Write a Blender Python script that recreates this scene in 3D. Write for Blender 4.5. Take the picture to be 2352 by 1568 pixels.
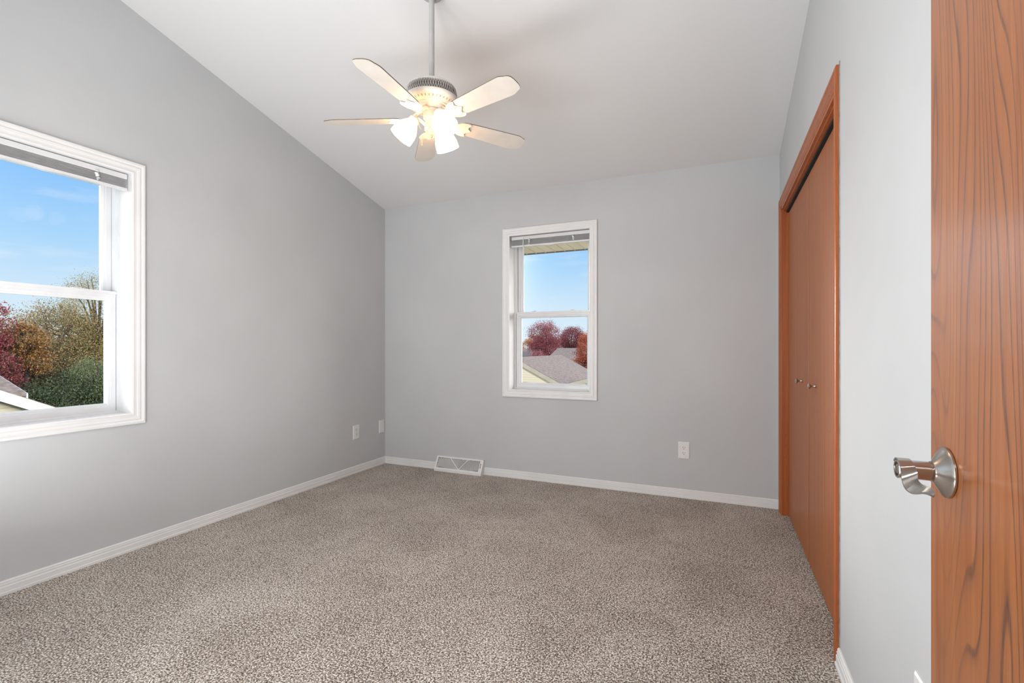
import bpy, math, random
from math import sin, cos, pi, radians
from mathutils import Vector, Matrix
random.seed(7)
SC = bpy.context.scene
for o in list(bpy.data.objects): bpy.data.objects.remove(o)
COL = SC.collection

# ------------------------------------------------------------------ camera
cd = bpy.data.cameras.new('camera'); cam = bpy.data.objects.new('camera', cd); COL.objects.link(cam)
cam.location = (0, 0, 1.11)
cam.rotation_euler = (radians(90), 0, radians(23.30))
cd.sensor_width = 36; cd.lens = 16.79; cd.shift_y = 14/2352
cd.clip_start = .02; cd.clip_end = 500
SC.camera = cam

# ------------------------------------------------------------------ view + world
SC.view_settings.view_transform = 'Standard'; SC.view_settings.look = 'None'
SC.view_settings.exposure = 0.0; SC.view_settings.gamma = 1; SC.view_settings.use_curve_mapping = False
W = bpy.data.worlds.new('sky'); SC.world = W; W.use_nodes = True
nt = W.node_tree; nt.nodes.clear()
def N(nt, t, **kw):
    n = nt.nodes.new(t)
    for k, v in kw.items():
        if k.startswith('i_'): n.inputs[k[2:].replace('_', ' ')].default_value = v
        else: setattr(n, k, v)
    return n
tc = N(nt, 'ShaderNodeTexCoord'); sep = N(nt, 'ShaderNodeSeparateXYZ')
nt.links.new(tc.outputs['Generated'], sep.inputs[0])
cr = N(nt, 'ShaderNodeValToRGB'); e = cr.color_ramp.elements
e[0].position = 0.0; e[0].color = (.80, .91, 1, 1)
e[1].position = .55; e[1].color = (.10, .30, .80, 1)
a = e.new(.08); a.color = (.68, .85, 1, 1)
a = e.new(.17); a.color = (.42, .70, 1, 1)
a = e.new(.27); a.color = (.26, .56, 1, 1)
nt.links.new(sep.outputs['Z'], cr.inputs[0])
mp = N(nt, 'ShaderNodeMapping'); mp.inputs['Scale'].default_value = (3, 3, 16)
nz = N(nt, 'ShaderNodeTexNoise', i_Scale=1.7, i_Detail=6.0, i_Roughness=.6)
nt.links.new(tc.outputs['Generated'], mp.inputs[0]); nt.links.new(mp.outputs[0], nz.inputs['Vector'])
mr = N(nt, 'ShaderNodeMapRange'); mr.inputs[1].default_value = .53; mr.inputs[2].default_value = .78; mr.inputs[4].default_value = .45
nt.links.new(nz.outputs['Fac'], mr.inputs[0])
mx = N(nt, 'ShaderNodeMix', data_type='RGBA'); mx.inputs[7].default_value = (.85, .93, 1, 1)
nt.links.new(mr.outputs[0], mx.inputs[0]); nt.links.new(cr.outputs[0], mx.inputs[6])
bg = N(nt, 'ShaderNodeBackground', i_Strength=1.0); wo = N(nt, 'ShaderNodeOutputWorld')
# three glows added to the sky outside the view, brightening jambs and door
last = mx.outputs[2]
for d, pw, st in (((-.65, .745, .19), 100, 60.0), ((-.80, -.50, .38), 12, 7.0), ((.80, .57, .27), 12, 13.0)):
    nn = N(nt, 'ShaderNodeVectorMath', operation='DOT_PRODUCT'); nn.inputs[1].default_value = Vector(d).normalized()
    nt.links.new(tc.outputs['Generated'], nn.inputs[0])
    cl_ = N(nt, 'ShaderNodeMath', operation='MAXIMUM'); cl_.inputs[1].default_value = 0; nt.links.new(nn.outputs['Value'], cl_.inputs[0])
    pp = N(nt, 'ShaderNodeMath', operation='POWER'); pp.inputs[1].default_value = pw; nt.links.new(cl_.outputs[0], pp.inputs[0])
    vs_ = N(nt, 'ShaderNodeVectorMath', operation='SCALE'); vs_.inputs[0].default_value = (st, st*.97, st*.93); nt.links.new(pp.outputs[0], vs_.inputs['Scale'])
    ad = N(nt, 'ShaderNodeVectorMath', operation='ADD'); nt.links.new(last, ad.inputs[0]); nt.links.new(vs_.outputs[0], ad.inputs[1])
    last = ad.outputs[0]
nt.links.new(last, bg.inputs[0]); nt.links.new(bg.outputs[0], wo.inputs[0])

def lamp(name, kind, loc, rot, energy, color=(1, 1, 1), **kw):
    l = bpy.data.lights.new(name, kind); l.energy = energy; l.color = color
    for k, v in kw.items(): setattr(l, k, v)
    o = bpy.data.objects.new(name, l); COL.objects.link(o); o.location = loc; o.rotation_euler = rot
    return o
# sun high behind the house: lights the neighbours' walls and trees, never enters the windows
lamp('sun', 'SUN', (5, -5, 12), (radians(60), 0, radians(42)), 3.4, (1, .90, .78), angle=radians(6))
# small unseen ceiling lamp added in the hall behind the camera
lamp('added_hall_lamp', 'AREA', (-.12, -.85, 2.40), (0, 0, 0), 12, (1, .97, .93), shape='DISK', size=.35)
# added fill strip, out of view by the near wall, brightening the ceiling
lamp('ceiling_fill', 'AREA', (-1.6, .30, .35), (radians(172), 0, 0), 44, (.97, .985, 1), shape='RECTANGLE', size=2.0, size_y=.5)
lamp('room_fill', 'AREA', (-1.15, .10, 1.45), (radians(92), 0, radians(-4)), 41, (.97, .985, 1), shape='RECTANGLE', size=1.15, size_y=1.6)  # added unseen fill panel brightening walls and floor from behind the camera

# ------------------------------------------------------------------ materials
def mat(name, color=(.8, .8, .8), rough=.5, metal=0, **kw):
    m = bpy.data.materials.new(name); m.use_nodes = True
    b = m.node_tree.nodes['Principled BSDF']
    b.inputs['Base Color'].default_value = (*color, 1); b.inputs['Roughness'].default_value = rough
    b.inputs['Metallic'].default_value = metal
    for k, v in kw.items(): b.inputs[k].default_value = v
    return m
def bump(m, scale, strength, dist=.001, detail=3, src=None, stretch=None):
    t = m.node_tree; b = t.nodes['Principled BSDF']
    tc = N(t, 'ShaderNodeTexCoord'); n = N(t, 'ShaderNodeTexNoise', i_Scale=scale, i_Detail=detail)
    if stretch:
        mp = N(t, 'ShaderNodeMapping'); mp.inputs['Scale'].default_value = stretch
        t.links.new(tc.outputs['Object'], mp.inputs[0]); t.links.new(mp.outputs[0], n.inputs['Vector'])
    else: t.links.new(tc.outputs['Object'], n.inputs['Vector'])
    bp = N(t, 'ShaderNodeBump', i_Strength=strength, i_Distance=dist)
    t.links.new(n.outputs['Fac'], bp.inputs['Height']); t.links.new(bp.outputs[0], b.inputs['Normal'])
    return m
def vary(m, c1, c2, scale, detail=4, lo=.35, hi=.65, stretch=(1, 1, 1)):
    t = m.node_tree; b = t.nodes['Principled BSDF']
    tc = N(t, 'ShaderNodeTexCoord'); mp = N(t, 'ShaderNodeMapping'); mp.inputs['Scale'].default_value = stretch
    n = N(t, 'ShaderNodeTexNoise', i_Scale=scale, i_Detail=detail)
    t.links.new(tc.outputs['Object'], mp.inputs[0]); t.links.new(mp.outputs[0], n.inputs['Vector'])
    r = N(t, 'ShaderNodeValToRGB'); r.color_ramp.elements[0].position = lo; r.color_ramp.elements[1].position = hi
    r.color_ramp.elements[0].color = (*c1, 1); r.color_ramp.elements[1].color = (*c2, 1)
    t.links.new(n.outputs['Fac'], r.inputs[0]); t.links.new(r.outputs[0], b.inputs['Base Color'])
    return m
M = {}
M['wall'] = bump(vary(mat('wall_paint', rough=.8), (.520, .532, .540), (.545, .557, .565), 2), 140, .25, .0012)
M['ceil'] = bump(mat('ceiling_paint', (.70, .70, .70), .85), 90, .3, .0015)
M['white'] = bump(vary(mat('white_trim_paint', rough=.35), (.74, .74, .735), (.78, .78, .775), 5), 60, .05)
M['vinyl'] = vary(mat('white_vinyl', rough=.3), (.71, .72, .73), (.75, .76, .77), 8)
M['plastic'] = vary(mat('white_plastic', rough=.35), (.74, .74, .73), (.78, .78, .77), 20)
M['slat'] = vary(mat('blind_slat', rough=.4), (.70, .70, .71), (.76, .76, .77), 30)
M['slot'] = vary(mat('dark_slot', rough=.6), (.015, .014, .013), (.03, .028, .026), 40)
M['dark'] = vary(mat('closet_shade', rough=.9), (.012, .010, .009), (.02, .018, .016), 10)  # near black: shade of closet, track gap and door joint put into colour
M['groove'] = vary(mat('caulk_grey', rough=.8), (.22, .24, .26), (.34, .36, .38), 30)
M['enamel'] = vary(mat('fan_enamel', rough=.35), (.70, .67, .62), (.76, .73, .68), 30)
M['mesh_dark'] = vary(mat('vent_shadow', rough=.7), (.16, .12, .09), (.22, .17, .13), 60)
M['rod'] = vary(mat('fan_rod_enamel', rough=.35), (.46, .455, .44), (.50, .495, .48), 30)
M['blade'] = vary(mat('blade_white', rough=.45), (.64, .60, .545), (.69, .65, .59), 12)
M['blade_edge'] = vary(mat('blade_edge', rough=.5), (.13, .10, .085), (.19, .15, .12), 30, stretch=(1, 8, 8))
M['brass'] = vary(mat('brass', rough=.25, metal=1), (.75, .50, .20), (.85, .60, .28), 40)
M['chain'] = vary(mat('brass_chain', rough=.4, metal=1), (.42, .30, .16), (.6, .45, .25), 90)
M['nickel'] = bump(vary(mat('satin_nickel', rough=.22, metal=1), (.47, .445, .415), (.52, .49, .46), 30), 500, .05, .0002)

def glass():
    m = bpy.data.materials.new('window_glass'); m.use_nodes = True; t = m.node_tree; t.nodes.clear()
    tr = N(t, 'ShaderNodeBsdfTransparent'); tr.inputs[0].default_value = (.97, .98, .98, 1)
    gl = N(t, 'ShaderNodeBsdfGlossy', i_Roughness=.0); fr = N(t, 'ShaderNodeFresnel', i_IOR=1.09)
    mx = N(t, 'ShaderNodeMixShader'); o = N(t, 'ShaderNodeOutputMaterial')
    t.links.new(fr.outputs[0], mx.inputs[0]); t.links.new(tr.outputs[0], mx.inputs[1]); t.links.new(gl.outputs[0], mx.inputs[2])
    t.links.new(mx.outputs[0], o.inputs[0]); return m
M['glass'] = glass()

def lampglass():
    m = mat('lit_frosted_glass', (.95, .93, .9), .4)
    b = m.node_tree.nodes['Principled BSDF']
    b.inputs['Emission Color'].default_value = (1, .53, .20, 1); b.inputs['Emission Strength'].default_value = 11
    return m
M['shade'] = lampglass()

def carpet():
    m = mat('carpet_pile', rough=.95); t = m.node_tree; b = t.nodes['Principled BSDF']
    b.inputs['Specular IOR Level'].default_value = .1
    b.inputs['Sheen Weight'].default_value = .12; b.inputs['Sheen Roughness'].default_value = .6
    tc = N(t, 'ShaderNodeTexCoord')
    n1 = N(t, 'ShaderNodeTexNoise', i_Scale=170.0, i_Detail=2.5, i_Roughness=.6)
    v = N(t, 'ShaderNodeTexVoronoi', i_Scale=120.0)
    n2 = N(t, 'ShaderNodeTexNoise', i_Scale=2.3, i_Detail=5.0, i_Roughness=.62, i_Distortion=.6)
    for n in (n1, v, n2): t.links.new(tc.outputs['Object'], n.inputs['Vector'])
    sh = N(t, 'ShaderNodeMath', operation='MULTIPLY_ADD'); sh.inputs[1].default_value = .13; t.links.new(n2.outputs['Fac'], sh.inputs[0])
    t.links.new(n1.outputs['Fac'], sh.inputs[2])
    sub = N(t, 'ShaderNodeMath', operation='MULTIPLY_ADD'); sub.inputs[1].default_value = -.16
    t.links.new(v.outputs['Distance'], sub.inputs[0]); t.links.new(sh.outputs[0], sub.inputs[2])
    r = N(t, 'ShaderNodeValToRGB'); e = r.color_ramp.elements
    e[0].position = .335; e[0].color = (.042, .030, .022, 1); e[1].position = .62; e[1].color = (.86, .81, .75, 1)
    k = e.new(.47); k.color = (.31, .25, .20, 1)
    t.links.new(sub.outputs[0], r.inputs[0]); t.links.new(r.outputs[0], b.inputs['Base Color'])
    bp = N(t, 'ShaderNodeBump', i_Strength=.8, i_Distance=.006)
    t.links.new(sub.outputs[0], bp.inputs['Height']); t.links.new(bp.outputs[0], b.inputs['Normal'])
    return m
M['carpet'] = carpet()

def wood(name, base, light, dark, axis='Y', ring=14, grain=1.0, rough=.32, offs=(0, 0, 0), darkamt=.75, coat=0.0):
    """oak: cathedral growth rings plus short dark pores, running along Z; axis = across the board"""
    m = mat(name, rough=rough); t = m.node_tree; b = t.nodes['Principled BSDF']
    b.inputs['Coat Weight'].default_value = coat; b.inputs['Coat Roughness'].default_value = .20; b.inputs['Coat IOR'].default_value = 1.6
    tc = N(t, 'ShaderNodeTexCoord'); off = N(t, 'ShaderNodeMapping'); off.inputs['Location'].default_value = offs
    t.links.new(tc.outputs['Object'], off.inputs[0])
    sp = N(t, 'ShaderNodeSeparateXYZ'); t.links.new(off.outputs[0], sp.inputs[0])
    def mapped(s):
        mp = N(t, 'ShaderNodeMapping'); mp.inputs['Scale'].default_value = s; t.links.new(off.outputs[0], mp.inputs[0]); return mp
    def math(op, a, bb, c=None):
        n = N(t, 'ShaderNodeMath', operation=op)
        for i, x in enumerate((a, bb, c)):
            if x is None: continue
            if isinstance(x, (int, float)): n.inputs[i].default_value = x
            else: t.links.new(x, n.inputs[i])
        return n.outputs[0]
    s = (1, 1, .13)
    warp = N(t, 'ShaderNodeTexNoise', i_Scale=4.2, i_Detail=2.0, i_Roughness=.45); t.links.new(mapped(s).outputs[0], warp.inputs['Vector'])
    v = math('MULTIPLY_ADD', warp.outputs['Fac'], 1.15, math('MULTIPLY', sp.outputs[axis], 1.5))
    rings = math('FRACT', math('MULTIPLY', v, ring), 0)
    # sharp dark line at the end of every ring
    rr = N(t, 'ShaderNodeValToRGB'); e = rr.color_ramp.elements
    e[0].position = .0; e[0].color = (0, 0, 0, 1); e[1].position = 1.0; e[1].color = (0, 0, 0, 1)
    for p, c in ((.62, 0.0), (.80, .35), (.88, 1.0), (.95, .8)): k = e.new(p); k.color = (c, c, c, 1)
    t.links.new(rings, rr.inputs[0])
    pores = N(t, 'ShaderNodeTexNoise', i_Scale=1.0, i_Detail=3.0, i_Roughness=.7)
    ps = (520, 520, 16); t.links.new(mapped(ps).outputs[0], pores.inputs['Vector'])
    pr = N(t, 'ShaderNodeMapRange'); pr.inputs[1].default_value = .40; pr.inputs[2].default_value = .60
    t.links.new(pores.outputs['Fac'], pr.inputs[0])
    streak = N(t, 'ShaderNodeTexNoise', i_Scale=1.0, i_Detail=3.0, i_Roughness=.6)
    t.links.new(mapped((60, 60, 1.3)).outputs[0], streak.inputs['Vector'])
    patch = N(t, 'ShaderNodeTexNoise', i_Scale=1.0, i_Detail=2.0); t.links.new(mapped((7, 7, .9)).outputs[0], patch.inputs['Vector'])
    pm = N(t, 'ShaderNodeMapRange'); pm.inputs[1].default_value = .38; pm.inputs[2].default_value = .58; t.links.new(patch.outputs['Fac'], pm.inputs[0])
    lines = math('MULTIPLY', math('MULTIPLY', rr.outputs[0], math('MULTIPLY_ADD', pr.outputs[0], .6, .4)), math('MULTIPLY_ADD', pm.outputs[0], .75, .25))
    c1 = N(t, 'ShaderNodeMix', data_type='RGBA'); c1.inputs[6].default_value = (*base, 1); c1.inputs[7].default_value = (*light, 1)
    st = N(t, 'ShaderNodeMapRange'); st.inputs[1].default_value = .35; st.inputs[2].default_value = .65; t.links.new(streak.outputs['Fac'], st.inputs[0])
    t.links.new(st.outputs[0], c1.inputs[0])
    c2 = N(t, 'ShaderNodeMix', data_type='RGBA'); c2.inputs[7].default_value = (*dark, 1)
    t.links.new(c1.outputs[2], c2.inputs[6])
    fine = math('MULTIPLY', math('SUBTRACT', 1.0, pr.outputs[0]), .16 * grain)
    f = math('MINIMUM', math('ADD', math('MULTIPLY', lines, darkamt * grain), fine), .95)
    t.links.new(f, c2.inputs[0]); t.links.new(c2.outputs[2], b.inputs['Base Color'])
    bp = N(t, 'ShaderNodeBump', i_Strength=.25, i_Distance=.0006); bp.invert = True
    t.links.new(f, bp.inputs['Height']); t.links.new(bp.outputs[0], b.inputs['Normal'])
    fib = N(t, 'ShaderNodeTexNoise', i_Scale=1.0, i_Detail=1.0); t.links.new(mapped((700, 700, 5)).outputs[0], fib.inputs['Vector'])
    b2 = N(t, 'ShaderNodeBump', i_Strength=1.0, i_Distance=.00014); t.links.new(fib.outputs['Fac'], b2.inputs['Height'])
    if coat: t.links.new(b2.outputs[0], b.inputs['Coat Normal'])
    return m
M['oak'] = wood('oak_entry_door', (.265, .074, .011), (.35, .112, .022), (.05, .015, .008), ring=30, rough=.42, darkamt=1.0, coat=.7)
M['oakc'] = wood('oak_closet_door', (.34, .100, .024), (.42, .138, .036), (.16, .042, .012), ring=34, grain=.6, rough=.5, coat=.08)
M['oakt'] = wood('oak_trim', (.34, .088, .022), (.44, .125, .032), (.17, .04, .012), ring=50, grain=.6, rough=.35)
M['oakh'] = wood('oak_head_trim', (.33, .085, .022), (.42, .12, .032), (.17, .04, .012), axis='Z', ring=50, grain=.6, rough=.35)

def leafmat(name, cols, trans=.25):
    m = mat(name, rough=.6); t = m.node_tree; b = t.nodes['Principled BSDF']
    g = N(t, 'ShaderNodeNewGeometry'); r = N(t, 'ShaderNodeValToRGB'); r.color_ramp.interpolation = 'LINEAR'
    e = r.color_ramp.elements; e[0].color = (*cols[0], 1); e[1].color = (*cols[-1], 1)
    for i, c in enumerate(cols[1:-1]): k = e.new((i + 1) / (len(cols) - 1)); k.color = (*c, 1)
    t.links.new(g.outputs['Random Per Island'], r.inputs[0]); t.links.new(r.outputs[0], b.inputs['Base Color'])
    return m
LEAF = {
 'maroon': leafmat('maroon_leaves', [(.14, .022, .035), (.26, .05, .07), (.33, .09, .10), (.17, .05, .04)]),
 'crimson': leafmat('crimson_leaves', [(.15, .018, .035), (.25, .04, .06), (.19, .04, .04), (.10, .025, .025)]),
 'orange': leafmat('orange_leaves', [(.42, .12, .03), (.55, .22, .05), (.38, .17, .05), (.25, .13, .04)]),
 'amber': leafmat('amber_leaves', [(.26, .11, .03), (.14, .10, .035), (.38, .16, .04), (.11, .09, .035)]),
 'rust': leafmat('rust_leaves', [(.34, .07, .03), (.45, .12, .04), (.30, .06, .04), (.20, .05, .03)]),
 'olive': leafmat('olive_leaves', [(.10, .10, .035), (.19, .16, .06), (.28, .20, .07), (.13, .11, .05), (.38, .19, .07)]),
 'green': leafmat('green_leaves', [(.05, .09, .035), (.10, .15, .06), (.16, .19, .08), (.08, .09, .04)]),
 'gold': leafmat('golden_olive_leaves', [(.20, .17, .05), (.30, .24, .07), (.16, .16, .06), (.40, .27, .08)]),
 'dark': leafmat('dark_green_leaves', [(.02, .04, .02), (.045, .075, .03), (.07, .10, .04), (.05, .05, .03)]),
 'pink': leafmat('pink_leaves', [(.33, .08, .10), (.42, .14, .15), (.28, .08, .09)]),
}
M['bark'] = vary(mat('bark', rough=.9), (.06, .045, .035), (.12, .09, .07), 12, stretch=(1, 1, .2))
M['lawn'] = vary(mat('lawn_grass', rough=.95), (.06, .09, .03), (.12, .14, .05), 3)
def lined(name, c1, c2, per, axis='Z', rough=.8, noise=None):
    m = mat(name, c1, rough); t = m.node_tree; b = t.nodes['Principled BSDF']
    tc = N(t, 'ShaderNodeTexCoord'); sp = N(t, 'ShaderNodeSeparateXYZ'); t.links.new(tc.outputs['Object'], sp.inputs[0])
    mu = N(t, 'ShaderNodeMath', operation='MULTIPLY'); mu.inputs[1].default_value = 1 / per; t.links.new(sp.outputs[axis], mu.inputs[0])
    fr = N(t, 'ShaderNodeMath', operation='FRACT'); t.links.new(mu.outputs[0], fr.inputs[0])
    r = N(t, 'ShaderNodeValToRGB'); e = r.color_ramp.elements
    e[0].position = .80; e[0].color = (*c1, 1); e[1].position = .92; e[1].color = (*c2, 1)
    t.links.new(fr.outputs[0], r.inputs[0])
    if noise:
        n = N(t, 'ShaderNodeTexNoise', i_Scale=noise, i_Detail=3.0); t.links.new(tc.outputs['Object'], n.inputs['Vector'])
        mr = N(t, 'ShaderNodeMapRange'); mr.inputs[1].default_value = .3; mr.inputs[2].default_value = .7; mr.inputs[3].default_value = .65; mr.inputs[4].default_value = 1.25
        t.links.new(n.outputs['Fac'], mr.inputs[0])
        mm = N(t, 'ShaderNodeVectorMath', operation='SCALE'); t.links.new(r.outputs[0], mm.inputs[0]); t.links.new(mr.outputs[0], mm.inputs['Scale'])
        t.links.new(mm.outputs[0], b.inputs['Base Color'])
    else: t.links.new(r.outputs[0], b.inputs['Base Color'])
    return m
M['siding'] = lined('cream_siding', (.66, .58, .43), (.52, .45, .33), .11)
M['tansiding'] = lined('tan_siding', (.42, .38, .28), (.30, .27, .20), .12)
M['shingle'] = lined('brown_shingles', (.215, .168, .135), (.17, .13, .10), .07, noise=9)
M['shingle2'] = lined('taupe_shingles', (.225, .175, .14), (.185, .14, .11), .08, noise=7)
M['fascia'] = vary(mat('beige_fascia', rough=.6), (.40, .36, .28), (.45, .40, .32), 3)
M['wfascia'] = vary(mat('white_fascia', rough=.5), (.62, .66, .70), (.70, .73, .77), 3)
M['winglass'] = vary(mat('dark_window', rough=.15), (.03, .035, .04), (.06, .07, .08), 2)
M['stucco'] = vary(mat('grey_brown_wall', rough=.8), (.14, .12, .10), (.19, .16, .14), 3)
M['soffit'] = vary(mat('beige_soffit', rough=.6), (.78, .63, .46), (.86, .70, .52), 1.5, stretch=(4, .5, 1))

# ------------------------------------------------------------------ mesh helpers
class MB:
    def __init__(s): s.v = []; s.f = []; s.m = []
    def add(s, vs, fs, mi=0):
        b = len(s.v); s.v += [tuple(v) for v in vs]; s.f += [tuple(b + i for i in f) for f in fs]; s.m += [mi] * len(fs); return s
    def box(s, x0, x1, y0, y1, z0, z1, mi=0):
        return s.add([(x0,y0,z0),(x1,y0,z0),(x1,y1,z0),(x0,y1,z0),(x0,y0,z1),(x1,y0,z1),(x1,y1,z1),(x0,y1,z1)],
                     [(0,3,2,1),(4,5,6,7),(0,1,5,4),(1,2,6,5),(2,3,7,6),(3,0,4,7)], mi)
    def prism(s, poly, axis, a, b, mi=0):
        """poly of 2-D points extruded along axis ('X': poly is (y,z); 'Y': (x,z); 'Z': (x,y))"""
        P = {'X': lambda p, t: (t, p[0], p[1]), 'Y': lambda p, t: (p[0], t, p[1]), 'Z': lambda p, t: (p[0], p[1], t)}[axis]
        n = len(poly); vs = [P(p, a) for p in poly] + [P(p, b) for p in poly]
        fs = [tuple(range(n)), tuple(range(2*n-1, n-1, -1))] + [(i, n+i, n+(i+1) % n, (i+1) % n) for i in range(n)]
        return s.add(vs, fs, mi)
    def lathe(s, prof, seg=32, c=(0, 0, 0), mat4=None, mi=0, scal=None):
        vs = []
        for (r, z) in prof:
            for k in range(seg):
                a = 2*pi*k/seg; q = r
                if scal: q = r * (1 + scal(a, r, z))
                p = Vector((q*cos(a), q*sin(a), z))
                if mat4: p = mat4 @ p
                vs.append(p + Vector(c))
        fs = []
        for i in range(len(prof)-1):
            for k in range(seg):
                fs.append((i*seg+k, i*seg+(k+1) % seg, (i+1)*seg+(k+1) % seg, (i+1)*seg+k))
        return s.add(vs, fs, mi)
    def tube(s, pts, r, seg=8, mi=0, caps=True):
        pts = [Vector(p) for p in pts]; n = len(pts); rs = r if isinstance(r, (list, tuple)) else [r]*n
        vs = []; up = Vector((0, 0, 1))
        for i, p in enumerate(pts):
            d = (pts[min(i+1, n-1)] - pts[max(i-1, 0)]).normalized()
            u = d.cross(up)
            if u.length < 1e-3: u = d.cross(Vector((1, 0, 0)))
            u.normalize(); w = u.cross(d)
            for k in range(seg):
                a = 2*pi*k/seg; vs.append(p + u*rs[i]*cos(a) + w*rs[i]*sin(a))
        fs = [(i*seg+k, i*seg+(k+1) % seg, (i+1)*seg+(k+1) % seg, (i+1)*seg+k) for i in range(n-1) for k in range(seg)]
        if caps: fs += [tuple(range(seg-1, -1, -1)), tuple((n-1)*seg+k for k in range(seg))]
        return s.add(vs, fs, mi)
    def ring(s, u0, u1, z0, z1, prof, closed=True, mi=0):
        """picture frame round rectangle; prof = [(inset, w)], w along local Y; closed=False leaves out the bottom"""
        L = []
        for (t, w) in prof:
            if closed: L.append([(u0+t, w, z0+t), (u1-t, w, z0+t), (u1-t, w, z1-t), (u0+t, w, z1-t)])
            else: L.append([(u0+t, w, z0), (u0+t, w, z1-t), (u1-t, w, z1-t), (u1-t, w, z0)])
        vs = [p for l in L for p in l]; fs = []
        for i in range(len(prof)-1):
            for k in range(4 if closed else 3):
                k2 = (k+1) % 4; fs.append((i*4+k, i*4+k2, (i+1)*4+k2, (i+1)*4+k))
        return s.add(vs, fs, mi)
    def build(s, name, m, parent=None, smooth=None, loc=None):
        me = bpy.data.meshes.new(name)
        me.from_pydata(s.v, [], s.f)
        import bmesh
        bm = bmesh.new(); bm.from_mesh(me); bmesh.ops.recalc_face_normals(bm, faces=bm.faces); bm.to_mesh(me); bm.free()
        for k in (m if isinstance(m, (list, tuple)) else [m]): me.materials.append(k)
        me.polygons.foreach_set('material_index', s.m)
        if smooth is not None:
            me.shade_smooth(); me.set_sharp_from_angle(angle=radians(smooth))
        me.update()
        o = bpy.data.objects.new(name, me); COL.objects.link(o)
        if parent: o.parent = parent
        if loc: o.location = loc
        return o
def tag(o, label, cat, group=None, kind=None):
    if label: o['label'] = label
    if cat: o['category'] = cat
    if group: o['group'] = group
    if kind: o['kind'] = kind
    return o
def thing(name, label, cat, loc=(0, 0, 0), rz=0, group=None, kind=None):
    o = bpy.data.objects.new(name, None); COL.objects.link(o); o.location = loc; o.rotation_euler = (0, 0, rz)
    o.empty_display_size = .05
    return tag(o, label, cat, group, kind)
def dup(o, parent=None):
    c = o.copy(); COL.objects.link(c)
    if parent: c.parent = parent
    for ch in list(o.children): dup(ch, c)
    return c
def part(o, label): o['label'] = label; return o
def bevel(o, w, seg=2):
    m = o.modifiers.new('bevel', 'BEVEL'); m.width = w; m.segments = seg; m.limit_method = 'ANGLE'; return o

# ------------------------------------------------------------------ room shell
XL, XR, YF, YB = -2.95, .392, 3.75, .05
SL = .243
def ceil_z(y): return 2.438 + SL * (YF - y)
T = .2
def struct(mb, name, m, label, cat):
    return tag(mb.build(name, m), label, cat, kind='structure')
mb = MB(); mb.box(XL-T, XR+.9, -1.6, YF+T, -.12, 0)
struct(mb, 'floor', M['carpet'], 'speckled brown and beige cut pile carpet covering the whole floor', 'floor')
mb = MB(); mb.prism([(YF+T, ceil_z(YF+T)), (YF+T, ceil_z(YF+T)+.2), (YB-.12, ceil_z(YB-.12)+.2), (YB-.12, ceil_z(YB-.12))], 'X', XL-T, XR+T+.7)
struct(mb, 'ceiling', M['ceil'], 'smooth light grey vaulted ceiling sloping up toward the viewer', 'ceiling')

# window openings (local: centre u=0, opening half-width .3515, z .75..2.065)
WU, WZ0, WZ1 = .3515, .75, 2.065
FX, LY = -1.2885, 1.23
CW = .012
def wall_piece(mb, axis, a0, a1, b0, b1, z0, z1a, z1b=None):
    """axis 'Y': wall in XZ between Y b0..b1, a = X ; axis 'X': a = Y"""
    if z1b is None: z1b = z1a
    poly = [(a0, z0), (a1, z0), (a1, z1b), (a0, z1a)]
    mb.prism(poly, axis, b0, b1)
mb = MB(); top = ceil_z(YF) + .02
o0, o1 = FX-WU-CW, FX+WU+CW
wall_piece(mb, 'Y', XL-T, o0, YF, YF+T, 0, top); wall_piece(mb, 'Y', o1, XR+T, YF, YF+T, 0, top)
wall_piece(mb, 'Y', o0, o1, YF, YF+T, 0, WZ0-CW); wall_piece(mb, 'Y', o0, o1, YF, YF+T, WZ1+CW, top)
struct(mb, 'wall_far', M['wall'], 'grey painted far wall with the small window over the floor register', 'wall')
mb = MB(); o0, o1 = LY-WU-CW, LY+WU+CW
C = lambda y: ceil_z(y) + .02
wall_piece(mb, 'X', YB-.12, o0, XL-T, XL, 0, C(YB-.12), C(o0)); wall_piece(mb, 'X', o1, YF, XL-T, XL, 0, C(o1), C(YF))
wall_piece(mb, 'X', o0, o1, XL-T, XL, 0, WZ0-CW); wall_piece(mb, 'X', o0, o1, XL-T, XL, WZ1+CW, C(o0), C(o1))
struct(mb, 'wall_left', M['wall'], 'grey painted left wall with raked top edge and large near window', 'wall')
# right wall with closet opening
CY0, CY1, CZ = 2.047, 3.628, 2.040
mb = MB()
wall_piece(mb, 'X', YB-.12, CY0, XR, XR+.115, 0, C(YB-.12), C(CY0)); wall_piece(mb, 'X', CY1, YF, XR, XR+.115, 0, C(CY1), C(YF))
wall_piece(mb, 'X', CY0, CY1, XR, XR+.115, CZ, C(CY0), C(CY1))
struct(mb, 'wall_right', M['wall'], 'pale grey right wall holding the closet', 'wall')
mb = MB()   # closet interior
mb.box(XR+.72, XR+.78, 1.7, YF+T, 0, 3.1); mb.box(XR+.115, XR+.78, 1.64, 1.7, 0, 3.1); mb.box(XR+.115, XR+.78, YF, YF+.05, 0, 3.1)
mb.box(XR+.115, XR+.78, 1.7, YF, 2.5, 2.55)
struct(mb, 'wall_closet', M['dark'], 'inside of the closet, coloured near black as its shade, seen through the gap above its doors', 'wall')
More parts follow.
